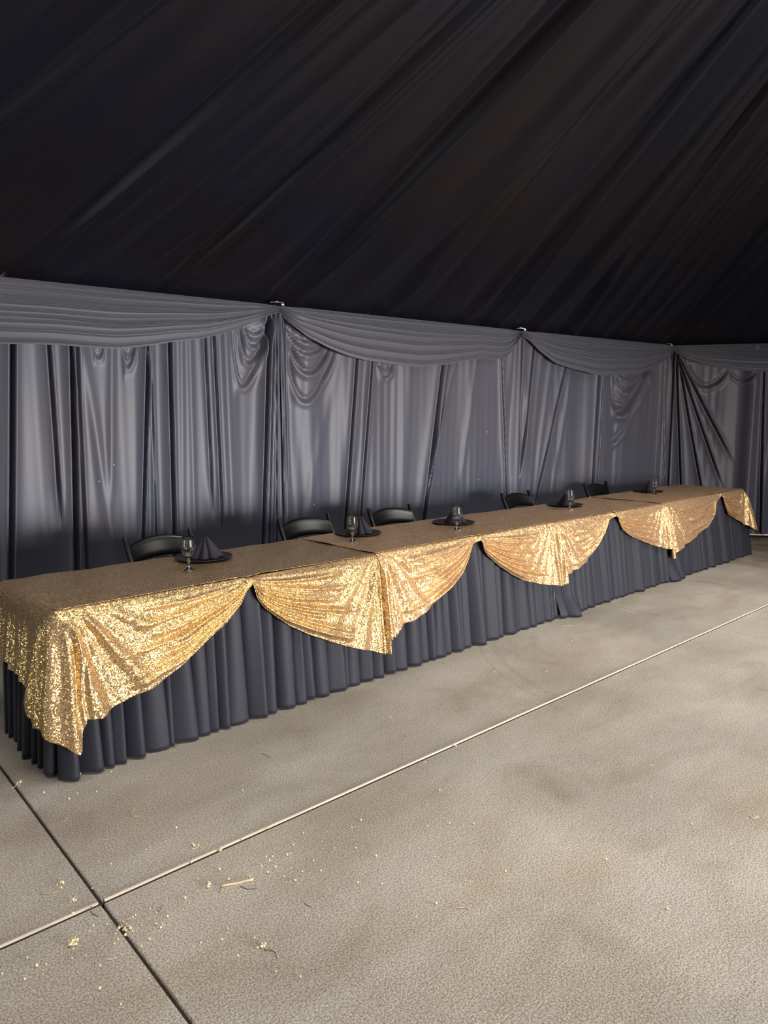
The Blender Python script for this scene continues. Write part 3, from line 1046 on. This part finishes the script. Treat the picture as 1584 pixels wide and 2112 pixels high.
    off_ = 0.01 * np.sin(q * math.pi / 2) * (1 + 0.8 * np.sin(ss * 38 + k)[:, None])
    bk[..., 0] -= TN[0] * (off_ + 0.006)
    bk[..., 1] -= TN[1] * (off_ + 0.006)
    bk[..., 2] -= bd * q ** 1.2
    mb.grid(bk)
    o = mb.build('sequin_tablecloth', M['gold_plain'] if k == 0 else M['gold_scale'])
    solidify(o, 0.0012, 1)
    labs = ['gold sequin tablecloth on the nearest table, its long point hanging at the near left corner',
            'gold sequin tablecloth on the second table, overlapping the nearest one at its left',
            'gold sequin tablecloth on the third table, a thread dangling from its left point',
            'gold sequin tablecloth on the farthest table, bright vertical folds at its left end']
    tag(o, labs[k], 'tablecloth', 'gold sequin tablecloths pinned up in swags')
    # gathered knot at the pin
    kn = MB()
    c = tpt(np.array(pin), np.array(0.0), 0)
    for j in range(5):
        a_ = (j - 2) * 0.5
        p0 = c + np.array([TN[0] * 0.018, TN[1] * 0.018, ZT + top_h - 0.002])
        p1 = p0 + np.array([TD[0] * math.sin(a_) * 0.028 + TN[0] * 0.012, TD[1] * math.sin(a_) * 0.028 + TN[1] * 0.012, -0.030 * math.cos(a_)])
        kn.sweep([p0, (p0 + p1) / 2 + np.array([TN[0] * 0.006, TN[1] * 0.006, 0]), p1], 0.010, 0.010, (TD[0], TD[1], 0.01))
    kn.build('gathered_knot', o.data.materials[0], o)
    return o


golds = [gold_cloth(k) for k in range(4)]
# safety pin on the second cloth
c = tpt(np.array(PIN[1]), np.array(-0.036), ZT - 0.004)
q = MB(); q.sweep([c + np.array([-TD[0] * 0.010, -TD[1] * 0.010, 0.002]), c, c + np.array([TD[0] * 0.010, TD[1] * 0.010, -0.003])], 0.004, 0.005, (0, 0, 1))
o = q.build('safety_pin', M['chrome'], golds[1])
# dangling thread on the third
s_, z_ = on_vert(1137, 1222, FA + TN * 0.09, FB + TN * 0.09)
q = MB()
p = tpt(np.array(s_), np.array(-0.115), z_)
q.sweep([p + np.array([0, 0, 0.01]), p + np.array([0.008, 0, -0.02]), p + np.array([0.002, 0.004, -0.05])], 0.0018, 0.0018)
q.build('loose_thread', M['straw'], golds[2])

# ------------------------------------------------------------------ chairs
def make_chair():
    r = empty('folding_chair')
    W = 0.235
    for sx in (-1, 1):
        q = MB()
        q.sweep([(sx * W, -0.23, 0.0), (sx * W, -0.13, 0.22), (sx * W, -0.02, 0.44), (sx * W, 0.10, 0.62), (sx * W, 0.165, 0.74), (sx * W, 0.185, 0.795),
                 (sx * W, 0.190, 0.812), (sx * W, 0.191, 0.820)], 0.024, 0.036)
        q.build('back_post', M['resin'], r)
        q = MB()
        q.sweep([(sx * (W - 0.03), 0.24, 0.0), (sx * (W - 0.03), 0.12, 0.22), (sx * (W - 0.03), -0.02, 0.43)], 0.020, 0.032)
        q.build('rear_leg', M['resin'], r)
    q = MB()
    xs = np.linspace(-1, 1, 23)
    def slat(z0, z1, arch, y0, tilt, th=0.016, bow=0.035):
        rows = []
        for v_, side in [(v, 1) for v in np.linspace(0, 1, 7)] + [(v, -1) for v in np.linspace(1, 0, 7)]:
            row = []
            for x in xs:
                top = z1 + arch * (1 - x * x); bot = z0 + arch * 0.55 * (1 - x * x)
                z = bot + (top - bot) * v_
                y = y0 + tilt * (z - z0) + bow * (1 - x * x) - side * th / 2 * math.sqrt(max(0.0, 1 - (2 * v_ - 1) ** 4))
                row.append((x * (W - 0.008), y, z))
            rows.append(row)
        q.grid(np.array(rows), wrap_u=True)
    slat(0.655, 0.765, 0.038, 0.115, 0.45)
    q.build('backrest', M['resin'], r)
    q = MB()
    slat(0.53, 0.575, 0.022, 0.045, 0.6)
    q.build('lower_slat', M['resin'], r)
    q = MB()
    P = []
    for v_ in np.linspace(0, 1, 14):
        P.append([(x * (0.185 + 0.012 * (1 - v_)), -0.22 + 0.36 * v_ - 0.02 * x * x * (1 - v_), 0.455 - 0.010 * math.cos(x * 1.5) * math.sin(math.pi * v_)) for x in xs])
    q.grid(np.array(P))
    P2 = np.array(P); P2[..., 2] = 0.425
    q.grid(P2)
    Pn = np.array(P)
    for e_ in (np.stack([Pn[0], P2[0]]), np.stack([Pn[-1], P2[-1]]), np.stack([Pn[:, 0], P2[:, 0]]), np.stack([Pn[:, -1], P2[:, -1]])):
        q.grid(e_)
    q.build('seat', M['resin'], r)
    q = MB(); q.sweep([(-W + 0.02, -0.17, 0.14), (W - 0.02, -0.17, 0.14)], 0.014, 0.022, (0, 1, 0)); q.build('stretcher', M['resin'], r)
    q = MB(); q.sweep([(-W + 0.04, 0.165, 0.14), (W - 0.04, 0.165, 0.14)], 0.014, 0.022, (0, 1, 0)); q.build('stretcher', M['resin'], r)
    return r


def copy_tree(o, parent=None):
    c = o.copy()
    COL.objects.link(c)
    c.parent = parent
    for ch in o.children:
        copy_tree(ch, c)
    return c


ch0 = make_chair()
CH = [(333, 1108, 0.10), (628, 1072, 0.02), (803, 1052, -0.02), (1064, 1016, 0.03), (1228, 996, 0.0)]
chl = ['black folding chair behind the nearest table, its arched back catching light',
       'black folding chair behind the seam between the nearest and second tables',
       'black folding chair behind the second table, between the second and third goblets',
       'black folding chair behind the third table, between the third and fourth goblets',
       'black folding chair farthest right, between the fourth and fifth goblets']
for i, (x, y, rz) in enumerate(CH):
    # backrest top centre is met on the row line a bit behind the tables
    back = 0.50
    A2, B2 = FA - TN * (DEP + back), FB - TN * (DEP + back)
    s_, z_ = on_vert(x, y, A2, B2)
    p = tpt(np.array(s_), np.array(DEP + back - 0.19), 0)
    o = ch0 if i == 0 else copy_tree(ch0)
    o.location = (p[0], p[1], 0)
    o.rotation_euler = (0, 0, math.atan2(TD[1], TD[0]) + rz)
    tag(o, chl[i], 'chair', 'black folding chairs behind the tables')
    print('chair', i, z_)

# ------------------------------------------------------------------ place settings
ZC = ZT + 0.010
PL = [(420, 1151), (738, 1101), (935, 1079), (1165, 1042), (1336, 1014)]
GL = [(390, 1176), (727, 1117), (942, 1093), (1175, 1050), (1349, 1020)]
ords = ['nearest table', 'left part of the second table', 'right part of the second table', 'third table', 'farthest table']
q = MB()
q.lathe([(0.0, 0.0045), (0.115, 0.0045), (0.128, 0.006), (0.158, 0.0125), (0.1635, 0.0135), (0.1645, 0.0115), (0.160, 0.009), (0.130, 0.0008), (0.0, 0.0)], 64)
plate_me = q.mesh('charger_plate')
# goblet
bowl = MB()
bowl.lathe([(0.0, 0.066), (0.007, 0.0665), (0.016, 0.070), (0.026, 0.079), (0.033, 0.092), (0.0365, 0.108), (0.0370, 0.122), (0.0355, 0.145), (0.0335, 0.165), (0.0325, 0.178),
            (0.0318, 0.1788), (0.0311, 0.178), (0.0320, 0.165), (0.0338, 0.145), (0.0353, 0.122), (0.0348, 0.108), (0.0312, 0.093), (0.0243, 0.081), (0.014, 0.0735), (0.0, 0.0715)], 48)
bowl_me = bowl.mesh('bowl')
st = MB()
st.lathe([(0.0, 0.0655), (0.0065, 0.0655), (0.0055, 0.060), (0.0095, 0.056), (0.0105, 0.052), (0.0095, 0.048), (0.0055, 0.044), (0.0050, 0.036), (0.0065, 0.028), (0.010, 0.0225), (0.0, 0.0225)], 32)
stem_me = st.mesh('stem')
ft = MB()
ft.lathe([(0.0, 0.022), (0.0100, 0.022), (0.0145, 0.017), (0.022, 0.012), (0.030, 0.008), (0.0345, 0.0045), (0.0350, 0.0025), (0.034, 0.0005), (0.0, 0.0005)], 40)
foot_me = ft.mesh('foot')
# folded napkin: three upright flaps meeting in a peak
def napkin_mesh():
    mb = MB()
    def flap(a0, a1, lean, h, rad, bulge):
        nu_, nv_ = 26, 18
        P = []
        for i in range(nu_):
            u = i / (nu_ - 1)
            ang = a0 + (a1 - a0) * u
            prof = math.sin(math.pi * u)
            row = []
            for j in range(nv_):
                v = j / (nv_ - 1)
                rr_ = rad * (1 - v) * (0.42 + 0.58 * prof ** bulge) + 0.004
                z = h * v ** 0.96 * (1 - 0.05 * (1 - prof))
                row.append((math.cos(ang) * rr_ + lean[0] * v, math.sin(ang) * rr_ + lean[1] * v, z))
            P.append(row)
        mb.grid(np.array(P))
    flap(-2.55, -1.65, (-0.003, -0.002), 0.118, 0.088, 0.6)
    flap(-1.72, -0.75, (0.004, -0.002), 0.121, 0.092, 0.6)
    flap(-0.85, 0.35, (0.006, 0.001), 0.119, 0.100, 0.7)
    flap(0.25, 1.75, (0.0, 0.004), 0.117, 0.085, 0.5)
    flap(1.70, 3.80, (-0.004, 0.002), 0.116, 0.098, 0.5)
    return mb.mesh('folded_napkin')
nap_me = napkin_mesh()
gl_names = ['nearest and largest stemmed glass goblet, in front of the folded napkin on the nearest table',
            'second goblet from the left, just right of the seam between the nearest two tables',
            'middle one of the five stemmed glass goblets, beside the dark napkin on the second table',
            'stemmed glass goblet second from the right, on the third table', 'smallest, rightmost stemmed glass goblet on the farthest table']
g0 = None
NR = [0.25, 0.35, 1.35, 1.5, 1.55]
for i in range(5):
    p = on_z(*PL[i], ZC)
    o = link('charger_plate', plate_me, M['charger']); o.location = (p[0], p[1], ZC)
    tag(o, 'round black charger plate with a folded napkin on the ' + ords[i], 'plate', 'black charger plates')
    n_ = link('folded_napkin', nap_me, M['napkin']); n_.location = (p[0] + 0.01, p[1] - 0.01, ZC + 0.0055); n_.rotation_euler = (0, 0, NR[i] - 0.35)
    if not n_.modifiers: solidify(n_, 0.0022, 0)
    tag(n_, 'black cloth napkin folded into a standing peak on the ' + ords[i], 'napkin', 'folded black napkins')
    p = on_z(*GL[i], ZC)
    if i == 0:
        g0 = empty('glass_goblet')
        link('bowl', bowl_me, M['glass'], g0); link('stem', stem_me, M['glass'], g0); link('foot', foot_me, M['glass'], g0)
        gg = g0
    else:
        gg = copy_tree(g0)
    gg.location = (p[0], p[1], ZC - 0.001)
    tag(gg, gl_names[i], 'glass', 'stemmed water goblets')

# ------------------------------------------------------------------ litter on the floor
rnd = random.Random(4)
def grain_mesh(seed):
    rr = random.Random(seed)
    mb = MB()
    L_ = rr.uniform(0.0030, 0.0045)
    P = []
    for k in range(10):
        a = 2 * math.pi * k / 10
        P.append([(math.sin(b_) * L_ * (0.8 + 0.15 * math.sin(3 * a + seed)) * math.cos(a), math.sin(b_) * L_ * 0.8 * math.sin(a), L_ * 0.8 - L_ * 0.8 * math.cos(b_)) for b_ in np.linspace(0.05, math.pi - 0.05, 7)])
    mb.grid(np.array(P), wrap_u=True)
    return mb.mesh('feed_grain')
gms = [grain_mesh(s) for s in range(4)]
def c8(x, y): return (x / 2.263, 1500 + y / 2.263)
def c6b(x, y): return (700 + x / 1.792, 1250 + y / 1.792)
GR = [c8(*p) for p in [(205, 308), (302, 326), (322, 338), (360, 312), (450, 303), (530, 313), (518, 211), (360, 224), (375, 219), (492, 187), (822, 473), (774, 537), (1132, 298), (461, 629), (518, 641),
      (680, 573), (1024, 669), (1415, 497), (1370, 552), (1560, 567), (1242, 607), (1257, 625), (1270, 607), (1220, 652), (1285, 656), (1356, 661), (1250, 682), (1410, 677), (1497, 674), (1325, 700),
      (1378, 718), (1392, 733), (1462, 626), (1500, 535), (1340, 600), (1355, 595), (864, 801), (925, 713), (1067, 713), (1165, 700), (700, 854), (730, 870), (781, 888), (660, 928), (605, 941), (618, 956),
      (435, 931), (419, 957), (555, 944), (572, 932), (585, 975), (540, 968), (551, 995), (533, 1013), (697, 992), (660, 1027), (757, 922), (728, 922), (750, 940), (905, 1027), (937, 1010), (1187, 988),
      (1110, 1070), (1286, 1142), (1401, 1168), (127, 1080), (171, 1118), (215, 1111), (336, 1083), (398, 1069), (465, 1117), (503, 1085), (115, 1181), (10, 1155), (465, 1225), (564, 1297), (340, 873),
      (1128, 527), (893, 635), (250, 775), (340, 812), (330, 820), (345, 808), (430, 755), (1425, 883), (1490, 880), (620, 890), (632, 882), (500, 925), (512, 924), (1063, 945), (1035, 995)]]
N1 = len(GR)
GR += [c6b(*p) for p in [(187, 414), (316, 579), (430, 520), (643, 523), (80, 795), (45, 820), (405, 806), (325, 815), (495, 808), (757, 772), (370, 685), (60, 897), (135, 927), (353, 930), (68, 1025), (155, 1030),
      (465, 1018), (483, 1021), (613, 984), (652, 992), (985, 940), (1445, 883), (357, 1103), (283, 1152), (1210, 1122), (1150, 828), (1300, 808), (955, 1105), (540, 155), (1150, 706)]]
def cluster(x, y, n, sp):
    return [(x + rnd.gauss(0, sp), y + rnd.gauss(0, sp * 0.75)) for _ in range(n)]
N2 = len(GR) - N1
CL = []
for x_, y_, n_c, sp_, t_ in ((335, 1013, 34, 6.5, 'in the biggest crumb pile, bottom left of the floor'), (1220, 1025, 12, 4, 'in the small pile right of the dark joint'),
                             (285, 728, 12, 4.5, 'in the loose pile left of the dark joint'), (970, 735, 10, 4, 'in the little pile left of the big wood splinter'),
                             (85, 263, 9, 3.5, 'in the tiny pile near the table corner'), (905, 558, 7, 3.5, 'in the small pile just above the beige joint'),
                             (575, 950, 16, 10, 'strewn along the dark joint below the joint crossing'), (340, 812, 5, 3, 'in the tiny pile left of the joint crossing'),
                             (1025, 575, 4, 2.5, 'lying against the beige joint')):
    GR += cluster(*c8(x_, y_), n_c, sp_)
    CL.append((n_c, 'tiny pale feed grain ' + t_, 'grains ' + t_))
GLAB = ([('tiny pale feed grain scattered singly on the near concrete left of centre', 'single grains on the near floor')] * N1
        + [('tiny pale feed grain scattered singly on the open concrete right of centre', 'single grains on the far floor')] * N2
        + [(t_, g_) for n_c, t_, g_ in CL for _ in range(n_c)])
for i, (x, y) in enumerate(GR):
    p = on_z(x, y, 0.0)
    o = link('feed_grain', gms[i % 4], M['pale_bit'])
    o.location = (p[0], p[1], 0.0005 + (0.005 if N1 + N2 <= i < N1 + N2 + 34 and rnd.random() < 0.35 else 0))
    s_ = rnd.uniform(0.8, 1.35)
    o.scale = (s_, s_, s_)
    o.rotation_euler = (0, 0, rnd.uniform(0, 6))
    tag(o, GLAB[i][0], 'grain', GLAB[i][1])

def strip(name, x0, y0, x1, y1, wd, mat, label, cat, group=None, curve=0.0, h=0.003):
    a, b_ = on_z(x0, y0, h), on_z(x1, y1, h)
    c = (a + b_) / 2
    a, b_ = a - c, b_ - c
    nrm = np.array([-(b_ - a)[1], (b_ - a)[0], 0])
    pts = [a + (b_ - a) * u + nrm * curve * math.sin(math.pi * u) + np.array([0, 0, 0.001 * math.sin(u * 9)]) for u in np.linspace(0, 1, 9)]
    q = MB(); q.sweep(pts, wd, wd * 0.6, (0.3, 0.9, 0.01), 8)
    o = q.build(name, mat); o.location = (c[0], c[1], h * 0.9)
    return tag(o, label, cat, group)

strip('wood_splinter', *c8(1030, 741), *c8(1182, 709), 0.010, M['straw'], 'largest pale wood splinter on the floor, flat and straight, below the beige joint', 'splinter', h=0.004)
ST = [(300, 440, 316, 420), (605, 412, 658, 415), (632, 375, 620, 405), (888, 570, 932, 553), (590, 900, 622, 880), (185, 773, 228, 776), (500, 1085, 545, 1072), (50, 285, 75, 275), (150, 100, 175, 92),
      (1230, 475, 1265, 468), (680, 968, 720, 962), (1285, 172, 1330, 177), (735, 545, 770, 540), (860, 463, 890, 465)]
for i, (a_, b_, c_, d_) in enumerate(ST):
    strip('straw_piece', *c8(a_, b_), *c8(c_, d_), 0.0026, M['straw'], 'thin pale straw fragment near the crossing of the floor joints', 'straw', 'pale straw fragments on the floor', rnd.uniform(-0.2, 0.2))
ST2 = [(815, 72, 860, 70), (995, 190, 1015, 188), (1515, 778, 1548, 776), (1140, 586, 1160, 588), (240, 478, 252, 486), (770, 238, 778, 252), (560, 242, 576, 232), (435, 1118, 480, 1120), (850, 128, 862, 124), (1070, 40, 1060, 30)]
for i, (a_, b_, c_, d_) in enumerate(ST2):
    strip('straw_piece', *c6b(a_, b_), *c6b(c_, d_), 0.0035, M['straw'], 'thin pale straw fragment on the bare concrete right of centre', 'straw', 'pale straw fragments on the far floor', rnd.uniform(-0.3, 0.3))
TW = [(1222, 120, 1262, 142), (428, 835, 455, 880), (738, 862, 750, 832), (1230, 1040, 1292, 1078), (1020, 770, 1030, 740), (1122, 740, 1200, 750), (1420, 820, 1455, 838)]
for a_, b_, c_, d_ in TW:
    strip('dark_twig', *c8(a_, b_), *c8(c_, d_), 0.0022, M['dark_twig'], 'thin dark brown twig lying on the concrete floor', 'twig', 'dark twigs on the floor', rnd.uniform(-0.3, 0.3))

# ------------------------------------------------------------------ chaff stuck to the drapes
bpy.context.view_layer.update()
walls = [o for o in bpy.data.objects if o.name.startswith(('wall_drape', 'valance_swag', 'ceiling'))]
FK = [(235, 960, 'left of the second crease'), (204, 995, 'low at left'), (1005, 892, 'right of the middle goblet, high'), (986, 990, 'low, right of the middle goblet'),
      (1031, 789, 'left of the second post'), (1422, 752, 'right of the third post'), (648, 1042, 'above the second chair'), (1007, 1019, 'close above the tables')]
for x, y, t_ in FK:
    d = Vector(ray(x, y)).normalized()
    best = None
    for wo in walls:
        ok, loc, nrm, _i = wo.ray_cast(Vector(CAM), d)
        if ok and (best is None or (loc - Vector(CAM)).length < (best - Vector(CAM)).length):
            best = loc
    if best is None: continue
    o = link('chaff_fleck', gms[0], M['pale_bit'])
    o.location = best - d * 0.002
    o.scale = (1.6, 1.6, 2.0) if x != 1422 else (3, 3, 3)
    tag(o, 'tiny pale fleck of chaff stuck on the black drape, ' + t_, 'fleck', 'pale flecks stuck on the wall drapes')
